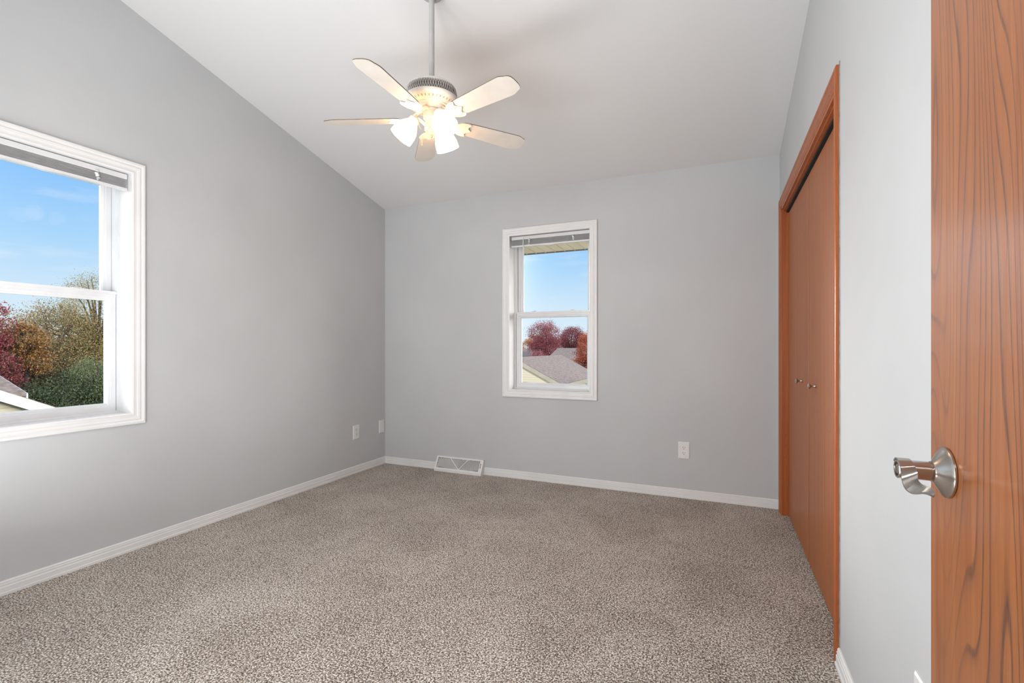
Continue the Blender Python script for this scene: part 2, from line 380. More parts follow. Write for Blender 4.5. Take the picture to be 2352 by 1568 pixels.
# near wall with doorway (camera stands in it) and hall behind
DX0, DX1, DZ = -.53, .300, 2.05
mb = MB()
mb.prism([(XL, 0), (DX0, 0), (DX0, ceil_z(YB)+.02), (XL, ceil_z(YB)+.02)], 'Y', YB-.12, YB)
mb.prism([(DX1, 0), (XR, 0), (XR, ceil_z(YB)+.02), (DX1, ceil_z(YB)+.02)], 'Y', YB-.12, YB)
mb.prism([(DX0, DZ), (DX1, DZ), (DX1, ceil_z(YB)+.02), (DX0, ceil_z(YB)+.02)], 'Y', YB-.12, YB)
struct(mb, 'wall_near', M['wall'], 'grey wall behind the viewer with the entry doorway', 'wall')
mb = MB()
mb.box(-1.5, -1.4, -1.6, YB-.12, 0, 2.5); mb.box(1.0, 1.1, -1.6, YB-.12, 0, 2.5); mb.box(-1.5, 1.1, -1.7, -1.6, 0, 2.5)
mb.box(-1.5, 1.1, -1.7, YB-.12, 2.44, 2.5)
struct(mb, 'wall_hall', M['wall'], 'grey hall walls beyond the entry doorway', 'wall')

# baseboards: moulded profile swept
BP = [(0, 0), (.016, 0), (.016, .012), (.0125, .014), (.0125, .036), (.010, .039), (.0105, .049), (.008, .051), (.0085, .058), (.004, .063), (0, .063)]
def board(name, a, b, n, label):
    """a->b along wall foot, n = inward normal"""
    mb = MB(); vs = []
    for p in (a, b):
        for (t, z) in BP: vs.append((p[0]+n[0]*t, p[1]+n[1]*t, z))
    k = len(BP); fs = [(i, k+i, k+(i+1) % k, (i+1) % k) for i in range(k)] + [tuple(range(k)), tuple(range(2*k-1, k-1, -1))]
    mb.add(vs, fs); return struct(mb, name, M['white'], label, 'baseboard')
board('baseboard_left', (XL, YB), (XL, YF), (1, 0), 'white ribbed baseboard along the left wall')
board('baseboard_far', (XL, YF), (XR, YF), (0, -1), 'white ribbed baseboard along the far wall')
board('baseboard_right', (XR, YB), (XR, CY0-.064), (-1, 0), 'short white baseboard between the closet and the entry door')
board('baseboard_near', (XL, YB), (DX0-.06, YB), (0, 1), 'white baseboard on the wall behind the viewer')

# closet casing (trim_1): three sided moulded oak, head jamb and track
def rot_right(o): o.rotation_euler = (0, 0, radians(-90))   # local u -> -Y , local y(w) -> +X ... outward
cp = [(0, 0), (0, -.011), (.004, -.0135), (.014, -.0135), (.017, -.0105), (.030, -.0095), (.033, -.012), (.046, -.0095), (.050, -.006), (.060, -.006), (.062, -.003), (.062, .002)]
tr = thing('trim_1', 'orange oak casing around the closet opening', 'door casing', (XR, (CY0+CY1)/2, 0), radians(-90), kind='structure')
hw = (CY1-CY0)/2
mb = MB(); mb.ring(-hw-.062, hw+.062, 0, CZ+.060, cp, closed=False); mb.build('casing', M['oakt'], tr, 40)
mb = MB(); mb.box(-hw-.003, -hw+.018, -.0035, .11, 0, CZ); mb.box(hw-.018, hw+.003, -.0035, .11, 0, CZ); mb.box(-hw, hw, -.0035, .11, CZ-.018, CZ+.003)
mb.build('jamb', M['oakt'], tr)
mb = MB(); mb.box(-hw+.018, hw-.018, .008, .024, CZ-.030, CZ-.018); mb.build('track_trim', M['oakh'], tr)
mb = MB(); mb.box(-hw+.018, hw-.018, .024, .075, CZ-.040, CZ-.017); part(mb.build('shaded_track', M['dark'], tr), 'door track coloured black as the shade in the gap above the closet doors')  # black box paints the shade of the gap over the doors
mb = MB(); mb.box(-hw-.0655, -hw-.0625, -.003, .0005, 0, CZ+.064); mb.box(hw+.0625, hw+.0662, -.0025, .0005, .064, CZ+.070)
part(mb.build('caulk_line', M['groove'], tr), 'grey unpainted strip along the outer casing edge')

# ------------------------------------------------------------------ closet bifold doors
def closet_door(name, y_lo, y_hi, lead_hi, label):
    t = thing(name, label, 'closet door', (XR+.035, (y_lo+y_hi)/2, .012), kind='structure')
    w = (y_hi-y_lo); pw = w/2
    H = 1.980
    for k in (0, 1):
        mb = MB(); a = -w/2 + k*pw
        mb.box(0, .030, a+.0008, a+pw-.0008, 0, H)
        bevel(mb.build('door_panel', M['oakc'], t), .0015, 2)
    if not lead_hi:
        mb = MB(); mb.box(.0015, .028, -w/2-.006, -w/2+.0006, 0, H); part(mb.build('joint_shade', M['dark'], t), 'dark strip standing in for shade in the joint between the doors')  # dark filler painted as the shade between the two doors
    ky = (w/2 - pw*.5) * (1 if lead_hi else -1)
    R = Matrix.Rotation(radians(-90), 4, 'Y')
    mb = MB(); mb.lathe([(0, -.0005), (.0085, -.0005), (.009, .003), (.0050, .006), (.0042, .016), (.0060, .021), (.0140, .026), (.0150, .0295), (.012, .033), (.005, .035), (0, .0352)], 24, (0, ky, .915), R)
    part(mb.build('knob', M['nickel'], t, 50), 'small satin nickel knob')
    return t
cm = (CY0+CY1)/2
closet_door('door_2', cm+.006, CY1-.020, False, 'far oak closet door, next to the far wall')
closet_door('door_3', CY0+.020, cm-.006, True, 'near oak closet door, next to the pale wall strip')

# ------------------------------------------------------------------ entry door with lever
DF = .285     # face towards the room centre
t = thing('door_1', 'open oak entry door at the right edge with nickel lever', 'door', (DF, .48, .01), kind='structure')
mb = MB(); mb.box(0, .035, -.385, .399, 0, 2.02); mb.build('door_panel', M['oak'], t)
KZ, KY = .941-.01, .826-.48
lv = bpy.data.objects.new('lever_handle', None); COL.objects.link(lv); lv.parent = t; lv.location = (0, KY, KZ); lv.empty_display_size = .03
part(lv, 'satin nickel lever handle')
R = Matrix.Rotation(radians(-90), 4, 'Y')     # lathe axis +Z -> -X
mb = MB(); mb.lathe([(0, 0), (.0325, 0), (.0335, .001), (.0335, .0032), (.0325, .0042), (.030, .0055), (.0150, .0150), (.0135, .0165), (.0135, .018), (0, .018)], 64, mat4=R)
mb.build('rose', M['nickel'], lv, 30)
mb = MB(); mb.lathe([(0, .0175), (.0112, .0175), (.0112, .0195), (.0128, .0200), (.0128, .0545), (.0120, .0555), (.0098, .0555), (.0095, .0520), (0, .0520)], 48, mat4=R)
mb.build('handle_sleeve', M['nickel'], lv, 30)
mb = MB(); mb.lathe([(0, .0515), (.0065, .0515), (.0065, .0545), (.0055, .0552), (0, .0552)], 32, mat4=R); mb.box(-.0556, -.055, -.001, .001, -.004, .004)
part(mb.build('lock_button', M['nickel'], lv, 30), 'round lock button in the lever end')
# curled paddle: S profile in the Y-Z plane, swept across X
prof = [(.010, .0092), (.005, .0131), (0, .0142), (-.005, .0132), (-.0100, .0100), (-.0134, .005), (-.0150, -.002), (-.0170, -.009), (-.0210, -.0150), (-.0275, -.0190), (-.037, -.0205), (-.052, -.0195), (-.070, -.0150), (-.088, -.0095), (-.104, -.0065), (-.112, -.0065)]
def dense(p, n=4):
    out = []
    for i in range(len(p)-1):
        p0 = p[max(i-1, 0)]; p1 = p[i]; p2 = p[i+1]; p3 = p[min(i+2, len(p)-1)]
        for k in range(n):
            s = k/n
            out.append(tuple(.5*((2*p1[j]) + (-p0[j]+p2[j])*s + (2*p0[j]-5*p1[j]+4*p2[j]-p3[j])*s*s + (-p0[j]+3*p1[j]-3*p2[j]+p3[j])*s**3) for j in range(2)))
    out.append(p[-1]); return out
pf = dense(prof); n = len(pf); vs = []; th = .0012
for i, (y, z) in enumerate(pf):
    a = pf[max(i-1, 0)]; b = pf[min(i+1, n-1)]; d = Vector((b[0]-a[0], b[1]-a[1])).normalized(); nn = (-d[1], d[0])
    s = i/(n-1)
    xo = -.0560 + .003*s; xi = -.0430 + .0055*min(1, s*2.2) - .012*max(0, s-.5)*2
    if s > .93: q = (s-.93)/.07; mid = (xo+xi)/2; xo += (mid-xo)*q*q*.7; xi += (mid-xi)*q*q*.7
    lift = .0125*sin(pi*min(1, max(0, (s-.28)/.72)))
    for (x, sg, up_) in ((xo, 1, 0), (xi, 1, lift), (xi, -1, lift), (xo, -1, 0)): vs.append((x, y+nn[0]*th*sg, z+nn[1]*th*sg+up_))
fs = [(i*4+k, i*4+(k+1) % 4, i*4+4+(k+1) % 4, i*4+4+k) for i in range(n-1) for k in range(4)] + [(0, 1, 2, 3), tuple((n-1)*4+k for k in (3, 2, 1, 0))]
mb = MB(); mb.add(vs, fs); mb.build('lever_paddle', M['nickel'], lv, 45)
# doorway jamb and casing behind the viewer
mb = MB(); mb.box(DX0, DX0+.018, YB-.125, YB+.003, 0, DZ); mb.box(DX0, DX1, YB-.125, YB+.003, DZ-.018, DZ); mb.box(DX0-.055, DX0, YB, YB+.014, 0, DZ+.055); mb.box(DX0, DX1, YB, YB+.014, DZ, DZ+.055)
struct(mb, 'trim_2', M['oakt'], 'oak jamb and casing of the entry doorway behind the viewer', 'door casing')

# ------------------------------------------------------------------ windows
def make_window(name, label, loc, rz):
    w = thing(name, label, 'window', loc, rz, kind='structure')
    wc = [(0, 0), (0, -.014), (.003, -.017), (.012, -.017), (.015, -.014), (.024, -.013), (.027, -.0155), (.038, -.0135), (.041, -.010), (.052, -.009), (.055, -.011), (.061, -.009), (.063, -.006), (.063, .003)]
    mb = MB(); mb.ring(-WU-.06, WU+.06, WZ0-.06, WZ1+.06, wc); mb.build('casing', M['white'], w, 40)
    mb = MB(); mb.ring(-WU-.0115, WU+.0115, WZ0-.0115, WZ1+.0115, [(0, .0), (.0115, .0), (.0115, .125), (0, .125), (0, 0)]); mb.build('jamb', M['white'], w)
    mb = MB(); mb.ring(-WU, WU, WZ0, WZ1, [(0, .112), (.006, .112), (.006, .118), (.012, .118), (.012, .150), (.016, .150), (.016, .198), (0, .198), (0, .112)]); mb.build('window_frame', M['vinyl'], w)
    def sash(nm, u, z0, z1, w0, w1, st, top):
        mb = MB()
        def rr(a, b, c, d): pass
        # stepped ring with its own rails
        out = (-u, u, z0, z1)
        def rect(t, tt, y): return [(-u+t, y, z0+t), (u-t, y, z0+t), (u-t, y, z1-tt), (-u+t, y, z1-tt)]
        pr = [(0, 0, w1), (0, 0, w0+.002), (.002, .002, w0), (st*.55, top*.55, w0), (st*.6, top*.6, w0+.004), (st*.78, top*.78, w0+.005), (st*.82, top*.82, w0+.009), (st, top, w0+.014), (st, top, w1), (0, 0, w1)]
        vs = []; fs = []
        for i, (a, b, y) in enumerate(pr): vs += rect(a, b, y)
        for i in range(len(pr)-1):
            for k in range(4): fs.append((i*4+k, i*4+(k+1) % 4, i*4+4+(k+1) % 4, i*4+4+k))
        mb.add(vs, fs); s = mb.build(nm, M['vinyl'], w)
        mb = MB(); yy = w0+.016; mb.box(-u+st, u-st, yy, yy+.003, z0+st, z1-top); mb.build('pane', M['glass'], s)
        return s
    s = sash('lower_sash', .338, .760, 1.413, .122, .154, .044, .046)
    mb = MB(); mb.box(-.338, .338, .117, .140, 1.405, 1.4205); mb.build('lift_rail', M['vinyl'], s)
    for uu in (-.17, .17):
        mb = MB(); mb.box(uu-.024, uu+.024, .122, .150, 1.4205, 1.4245); mb.tube([(uu-.014, .134, 1.427), (uu+.014, .134, 1.427)], .0025, 8)
        part(bevel(mb.build('sash_latch', M['vinyl'], s), .001), 'low white sash latch')
    sash('upper_sash', .335, 1.375, 2.052, .160, .190, .044, .046)
    mb = MB()
    for sx in (-1, 1): mb.box(sx*.3395-.0045*(1+sx)/2-0.0+(-.0), sx*.3395+.0045*(1-sx)/2, .124, .150, 1.42, 2.05)
    mb.build('sash_track', M['vinyl'], w)
    mb = MB(); mb.box(-.30, .30, .1055, .118, WZ0+.0, WZ0+.012); mb.build('sill_stop', M['vinyl'], w)
    return w
def make_blind(label, loc, rz):
    b = thing('window_blind', label, 'blind', loc, rz, group='raised white mini blinds')
    mb = MB(); mb.box(-.345, .345, .030, .056, 2.0325, 2.060); bevel(mb.build('headrail', M['vinyl'], b), .002)
    mb = MB(); rnd = random.Random(3)
    for i in range(13):
        z = 1.9865 + i*.0034; dz = rnd.uniform(-.0006, .0006); dy = rnd.uniform(-.0012, .0012)
        N_ = 14; vs = []
        for k in range(N_+1):
            u = -.344 + .688*k/N_; sag = .0010*sin(k*1.7+i)
            for (y, zz) in ((.031, 0), (.043, .0013), (.055, 0)): vs.append((u, y+dy, z+dz+zz+sag))
            for (y, zz) in ((.055, -.0006), (.043, .0007), (.031, -.0006)): vs.append((u, y+dy, z+dz+zz+sag))
        fs = [(k*6+j, k*6+(j+1) % 6, k*6+6+(j+1) % 6, k*6+6+j) for k in range(N_) for j in range(6)] + [tuple(range(6)), tuple(N_*6+j for j in range(5, -1, -1))]
        mb.add(vs, fs)
    mb.build('slat_stack', M['slat'], b)
    mb = MB(); vs = []; K = 24
    for k in range(K+1):
        u = -.345+.69*k/K; bulge = .006*math.exp(-((u)/.045)**2)
        for (y, zz) in ((.031, 1.984), (.055, 1.984), (.055, 1.972-bulge), (.031, 1.972-bulge)): vs.append((u, y, zz))
    fs = [(k*4+j, k*4+(j+1) % 4, k*4+4+(j+1) % 4, k*4+4+j) for k in range(K) for j in range(4)] + [(0, 1, 2, 3), tuple(K*4+j for j in (3, 2, 1, 0))]
    mb.add(vs, fs); mb.build('bottom_rail', M['vinyl'], b)
    for u in (-.18, .205):
        mb = MB(); rnd = random.Random(int(u*100)+50); pts = []
        for i in range(9): pts.append((u+rnd.uniform(-.0035, .0035), .0285+rnd.uniform(-.002, .002), 1.985+i*.0062))
        mb.tube(pts, [.0085, .0075, .0095, .0075, .009, .0078, .0095, .008, .0088], 8); mb.build('ladder_cord', M['vinyl'], b, 60)
    mb = MB(); mb.tube([(-.232, .022, 2.036), (-.232, .022, 1.500)], .0034, 6); mb.tube([(-.232, .022, 2.036), (-.232, .030, 2.047)], .0018, 6)
    part(mb.build('tilt_wand', M['vinyl'], b, 30), 'thin white tilt wand')
    return b
make_window('window_1', 'near left double-hung window showing trees and a white gable', (XL, LY, 0), radians(90))
make_window('window_2', 'far double-hung window showing red trees and brown roofs', (FX, YF, 0), 0)
b1 = make_blind('raised white mini blind at the top of the far wall window', (FX, YF, 0), 0)
b2 = dup(b1); b2.location = (XL, LY, 0); b2.rotation_euler = (0, 0, radians(90)); b2['label'] = 'raised white mini blind at the top of the left wall window'

# ------------------------------------------------------------------ wall plates
def plate_mesh(w, h):
    mb = MB(); vs = []
    for (t, p) in ((0, 0), (.0, -.003), (.005, -.0065)):
        vs += [(-w/2+t, p, -h/2+t), (w/2-t, p, -h/2+t), (w/2-t, p, h/2-t), (-w/2+t, p, h/2-t)]
    fs = [(i*4+k, i*4+(k+1) % 4, i*4+4+(k+1) % 4, i*4+4+k) for i in range(2) for k in range(4)] + [(8, 9, 10, 11), (3, 2, 1, 0)]
    return mb.add(vs, fs)
def make_outlet(label, loc, rz):
    t = thing('wall_outlet', label, 'outlet', loc, rz, group='white duplex outlets')
    plate_mesh(.079, .124).build('cover_plate', M['plastic'], t)
    for sz in (1, -1):
        mb = MB(); cz = .0195*sz; pts = []
        for k in range(24):
            a = 2*pi*k/24; x = .0172*cos(a); z = max(-.0135, min(.0135, .0172*sin(a))); pts.append((x, cz+z))
        mb.prism(pts, 'Y', -.0066, -.0086); s = mb.build('receptacle', M['plastic'], t)
        mb = MB(); mb.box(-.0078, -.0052, -.0087, -.008, cz-.0005, cz+.0085); mb.box(.0052, .0074, -.0087, -.008, cz+.0005, cz+.0080)
        gp = [(.0028*cos(2*pi*k/10), cz-.0075+.0028*sin(2*pi*k/10)) for k in range(10)]; mb.prism(gp, 'Y', -.0087, -.008)
        part(mb.build('slots', M['slot'], s), 'dark plug slots')
    mb = MB(); mb.lathe([(0, 0), (.003, 0), (.0026, .001), (0, .0012)], 12, (0, -.0065, 0), Matrix.Rotation(radians(90), 4, 'X')); mb.build('screw', M['plastic'], t)
    return t
o1 = make_outlet('white duplex outlet on the far wall right of the window', (-.229, YF, .350), 0)
o2 = dup(o1); o2.location = (XL, 3.347, .360); o2.rotation_euler = (0, 0, radians(90)); o2['label'] = 'white duplex outlet low on the left wall beside the blank plate'
o3 = dup(o1); o3.location = (XR, 1.243, .357); o3.rotation_euler = (0, 0, radians(-90)); o3['label'] = 'white wall outlet partly hidden behind the entry door edge'
t = thing('wall_plate', 'blank white wall plate in the far left corner', 'wall plate', (XL, 3.698, .357), radians(90))
plate_mesh(.074, .122).build('cover_plate', M['plastic'], t)
for z in (-.042, .042):
    mb = MB(); mb.lathe([(0, 0), (.003, 0), (.0026, .001), (0, .0012)], 12, (0, -.0065, z), Matrix.Rotation(radians(90), 4, 'X')); mb.build('screw', M['plastic'], t)

# ------------------------------------------------------------------ baseboard register
RX0, RX1, RH, RD = -2.352, -1.878, .125, .068
t = thing('floor_register', 'white metal air register with curved louvres against the far baseboard', 'air register', ((RX0+RX1)/2, YF, 0))
w = (RX1-RX0)/2
mb = MB()
side = [(-.016, 0), (-RD, 0), (-RD, .020), (-.010, RH), (-.0005, RH), (-.0005, .064), (-.016, .064)]
mb.prism(side, 'X', -w, -w+.004); mb.prism(side, 'X', w-.004, w)
mb.box(-w-.0006, w+.0006, -RD-.0012, -RD+.004, -.001, .022); mb.box(-w, w, -.013, -.0008, RH-.006, RH+.0008)
mb.build('housing', M['white'], t)
# face frame in slanted plane: s along X, q up the slope
P0 = Vector((0, -RD, .020)); P1 = Vector((0, -.010, RH)); up = (P1-P0); QL = up.length; up.normalize(); nrm = Vector((0, -up.z, up.y))
def onface(s, q, h=0): return Vector((s, 0, 0)) + P0 + up*q + nrm*h
def facebar(mb, a, b, wd, h0, h1):
    a = Vector(a); b = Vector(b); d = (b-a).normalized(); n2 = Vector((-d.y, d.x))*wd/2
    c = [a-n2, b-n2, b+n2, a+n2]
    mb.add([onface(p.x, p.y, h0) for p in c] + [onface(p.x, p.y, h1) for p in c], [(0, 3, 2, 1), (4, 5, 6, 7), (0, 1, 5, 4), (1, 2, 6, 5), (2, 3, 7, 6), (3, 0, 4, 7)])
mb = MB()
facebar(mb, (-w, .006), (w, .006), .016, -.001, .0015); facebar(mb, (-w, QL-.007), (w, QL-.007), .014, -.001, .0015)
facebar(mb, (-w+.009, 0), (-w+.009, QL), .018, -.001, .0012); facebar(mb, (w-.018, 0), (w-.018, QL), .030, -.001, .0012)
facebar(mb, (.01, .012), (-.095, QL-.012), .007, -.001, .0018); facebar(mb, (.01, .012), (.085, QL-.012), .007, -.001, .0018)
mb.build('face_frame', M['white'], t)
mb = MB()
q0, q1, s0, s1 = .013, QL-.013, -w+.018, w-.033
for k in range(1, 40):
    r = .012 + k*.0072; prev = None
    for j in range(0, 61):
        a = pi*j/60; p = (.01+r*cos(a)*1.0, .002+r*sin(a))
        ok = s0 <= p[0] <= s1 and q0 <= p[1] <= q1
        if ok and prev: facebar(mb, prev, p, .0030, -.010, -.0005)
        prev = p if ok else None
mb.build('louvres', M['white'], t)
mb = MB(); facebar(mb, (0, .010), (0, QL-.010), 2*w-.02, -.020, -.018)
# make backing span the face width
mb = MB(); c = [(-w+.01, .01), (w-.01, .01), (w-.01, QL-.01), (-w+.01, QL-.01)]
mb.add([onface(a, b, -.014) for a, b in c] + [onface(a, b, -.016) for a, b in c], [(0, 1, 2, 3), (7, 6, 5, 4), (0, 4, 5, 1), (1, 5, 6, 2), (2, 6, 7, 3), (3, 7, 4, 0)])
part(mb.build('back_plate', vary(mat('register_inside', rough=.6), (.26, .26, .26), (.34, .34, .34), 20), t), 'grey interior behind the louvres')
mb = MB(); facebar(mb, (w-.020, .045), (w-.020, .085), .005, .001, .0022)
part(mb.build('lever_slot', M['slot'], t), 'dark damper lever slot')
mb = MB(); facebar(mb, (w-.022, .058), (w-.022, .070), .007, .001, .009); mb.build('damper_lever', M['white'], t)

# ------------------------------------------------------------------ ceiling fan
FC = (-1.287, 1.993)
fan = thing('ceiling_fan', 'white five-blade ceiling fan with three lit glass shades hanging from a rod', 'ceiling fan', (FC[0], FC[1], 2.225))
Z = lambda z: z - 2.225
cz = ceil_z(FC[1])
mb = MB(); mb.tube([(0, 0, Z(2.385)), (0, 0, Z(cz)-.02)], .0133, 24); mb.build('downrod', M['rod'], fan, 40)
mb = MB(); mb.lathe([(0, Z(cz)-.042), (.03, Z(cz)-.042), (.05, Z(cz)-.034), (.066, Z(cz)-.008), (.068, Z(cz)+.012), (0, Z(cz)+.012)], 32); mb.build('canopy', M['rod'], fan, 40)
mh = MB(); mh.lathe([(0, Z(2.405)), (.022, Z(2.405)), (.024, Z(2.397)), (.075, Z(2.392)), (.104, Z(2.384)), (.116, Z(2.374)), (.119, Z(2.367)), (.112, Z(2.364)), (.112, Z(2.326)), (.127, Z(2.323)), (.133, Z(2.318)), (.1335, Z(2.311)), (.130, Z(2.304)),
    (.126, Z(2.300)), (.098, Z(2.281)), (.092, Z(2.281)), (.090, Z(2.277)), (.080, Z(2.276)), (.078, Z(2.270)), (.045, Z(2.268)), (0, Z(2.268))], 64)
house = mh.build('motor_housing', M['enamel'], fan, 35)
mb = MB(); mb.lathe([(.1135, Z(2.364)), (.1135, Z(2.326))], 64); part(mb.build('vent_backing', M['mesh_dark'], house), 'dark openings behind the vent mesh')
mb = MB()      # crossing lattice around the drum
NB = 64
for s in (-1, 1):
    for k in range(NB):
        a0 = 2*pi*k/NB; pts = []
        for j in range(5):
            q = j/4; a = a0 + s*q*2*pi/NB*1.0; r = .1195+.004*(1-abs(2*q-1)) + .004*(1-q)*0; pts.append((r*cos(a), r*sin(a), Z(2.3245+.0415*q)))
        mb.tube(pts, .0013, 4, caps=False)
mb.build('vent_lattice', M['rod'], house, 40)
mb = MB()      # slots and ovals in the lower plate
for k in range(40):
    a = 2*pi*k/40
    Rm = Matrix.Rotation(a, 4, 'Z')
    for (r, ln, wd) in ((.113, .011, .0032),):
        zc = Z(2.2915); c = []
        for j in range(12):
            b = 2*pi*j/12; rr = r + ln*.5*cos(b); c.append(Rm @ Vector((rr, wd*sin(b), zc + (rr-.113)*.68 - .0006)))
        mb.add(c, [tuple(range(12))])
part(mb.build('slot_ring', vary(mat('slot_shade', rough=.6), (.34, .29, .22), (.42, .36, .28), 50), house), 'ring of oval vent slots')
# switch housing, light fitter
mb = MB(); mb.lathe([(0, Z(2.268)), (.047, Z(2.268)), (.050, Z(2.262)), (.042, Z(2.258)), (.041, Z(2.226)), (.0395, Z(2.222)), (.033, Z(2.216)), (.031, Z(2.192)), (.0345, Z(2.186)), (.0345, Z(2.172)), (.028, Z(2.163)), (.012, Z(2.156)), (.010, Z(2.150)), (0, Z(2.148))], 40)
mb.build('switch_housing', vary(mat('fitter_enamel', rough=.4), (.60, .50, .40), (.66, .56, .45), 30), fan, 35)
mb = MB(); mb.lathe([(0, Z(2.150)), (.006, Z(2.149)), (.007, Z(2.144)), (.004, Z(2.138)), (0, Z(2.136))], 16); part(mb.build('finial', M['brass'], fan, 40), 'small brass finial')
# blades and blade irons
def blade_outline():
    up_ = []
    pts = [(.150, .020), (.153, .034), (.165, .043), (.20, .047), (.30, .052), (.40, .056), (.462, .0585), (.480, .0580), (.494, .0530), (.505, .0480), (.515, .0455), (.524, .040), (.530, .030), (.5335, .015)]
    return pts
PIT = radians(12)
bo = blade_outline(); full = bo + [(r, -y) for r, y in reversed(bo)]
mb = MB(); n = len(full); tb = .0022
vs = [(r, y, -tb) for r, y in full] + [(r, y, tb) for r, y in full]
mb.add(vs, [tuple(range(n))], 0); mb.add(vs, [tuple(range(2*n-1, n-1, -1))] + [(i, (i+1) % n, n+(i+1) % n, n+i) for i in range(n)], 1)
bladem = mb
def iron_mesh():
    mb = MB()
    arm = [(.040, 0, .040), (.060, .0, .036), (.085, 0, .020), (.108, 0, .004), (.130, 0, -.008)]
    mb.tube(arm, [.009, .0085, .0085, .010, .0115], 10)
    fan_ = [(.120, .010), (.128, .024), (.142, .039), (.160, .048), (.180, .052), (.196, .049), (.200, .043), (.190, .030), (.192, .018), (.206, .008), (.214, 0)]
    ff = fan_ + [(r, -y) for r, y in reversed(fan_[:-1])]
    n = len(ff); b0 = len(mb.v)
    mb.add([(r, y, -.0105+.0 - .0) for r, y in ff] + [(r, y, -.0035) for r, y in ff], [tuple(range(n)), tuple(range(2*n-1, n-1, -1))] + [(i, (i+1) % n, n+(i+1) % n, n+i) for i in range(n)])
    return mb
im = iron_mesh()
b0 = None
for k in range(5):
    a = 3.4835 + k*2*pi/5
    if b0 is None:
        bl = bladem.build('blade', [M['blade'], M['blade_edge']], fan)
        ir = im.build('blade_iron', M['enamel'], fan, 40); bevel(ir, .0015)
        b0 = bl; i0 = ir
    else:
        bl = b0.copy(); COL.objects.link(bl); bl.parent = fan; ir = i0.copy(); COL.objects.link(ir); ir.parent = fan
    bl.matrix_local = Matrix.Rotation(a, 4, 'Z') @ Matrix.Rotation(-PIT, 4, 'X'); 
    ir.matrix_local = Matrix.Rotation(a, 4, 'Z') @ Matrix.Rotation(-PIT*.9, 4, 'X')
# light arms + shades
first = None
for k, deg in enumerate((88.3, 208.3, -31.7)):
    Rz = Matrix.Rotation(radians(deg), 4, 'Z')
    tilt = radians(37)
    if first is None:
        mb = MB(); mb.tube([(.026, 0, Z(2.196)), (.045, 0, Z(2.214)), (.062, 0, Z(2.226)), (.076, 0, Z(2.226)), (.084, 0, Z(2.218))], [.009, .0085, .0085, .010, .013], 12)
        arm = mb.build('light_arm', M['enamel'], fan, 40)
        ax = Matrix.Translation((.078, 0, Z(2.228))) @ Matrix.Rotation(-tilt, 4, 'Y') @ Matrix.Rotation(pi, 4, 'X')
        mb = MB(); mb.lathe([(0, 0), (.020, 0), (.0265, .006), (.0275, .024), (.025, .026), (0, .026)], 32, mat4=ax)
        cup = mb.build('shade_fitter', M['enamel'], fan, 40)
        mb = MB()
        outer = [(.024, .018), (.030, .028), (.042, .045), (.0515, .064), (.0565, .084), (.0575, .102), (.0585, .118)]
        inner = [(r-.0025, z) for r, z in reversed(outer)]
        mb.lathe(outer + inner, 40, mat4=ax, scal=lambda a, r, z: .022*cos(8*a)*max(0, (z-.06)/.06))
        sh = mb.build('glass_shade', M['shade'], fan, 60); part(sh, 'glowing frosted bell glass shade')
        first = (arm, cup, sh)
        for o in first: o.matrix_local = Rz
    else:
        for o in first:
            c = o.copy(); COL.objects.link(c); c.parent = fan; c.matrix_local = Rz
# pull chains
mb = MB(); cr_ = cos(radians(23.3)); sr_ = sin(radians(23.3))
def camoff(x, d, z): return (x*cr_ - d*sr_, x*sr_ + d*cr_, Z(z))
ctl = [(-.074, -.03, 2.232), (-.062, -.06, 2.222), (-.052, -.07, 2.195), (-.044, -.075, 2.155), (-.030, -.08, 2.135), (-.016, -.075, 2.132), (-.004, -.06, 2.150), (0, -.04, 2.175)]
mb.tube([camoff(*p) for p in ctl], .0013, 6)
mb.tube([camoff(-.051, .02, 2.150), camoff(-.051, .02, 2.108)], .0010, 6)
part(mb.build('pull_chain', M['chain'], fan, 60), 'thin brass pull chain looped under the hub')

# ------------------------------------------------------------------ eave outside the far window
SZ, SY = 2.105, 4.74
mb = MB(); mb.box(XL-.6, XR+1.2, YF+T, SY, SZ+.006, SZ+.03)
k = XL-.6
while k < XR+1.2:
    mb.box(k, k+.005, YF+T, SY, SZ+.0035, SZ+.007); mb.box(k+.006, k+.009, YF+T, SY+.004, SZ-.004, SZ+.007); k += .105
s = struct(mb, 'trim_3', M['soffit'], 'beige ribbed soffit under the eave above the far window', 'soffit')
mb = MB(); mb.box(XL-.6, XR+1.2, SY, SY+.02, SZ-.006, SZ+.16)
struct(mb, 'trim_4', vary(mat('eave_edge', rough=.6), (.16, .15, .14), (.22, .2, .18), 4), 'dark outer edge strip of the eave above the far window', 'fascia')

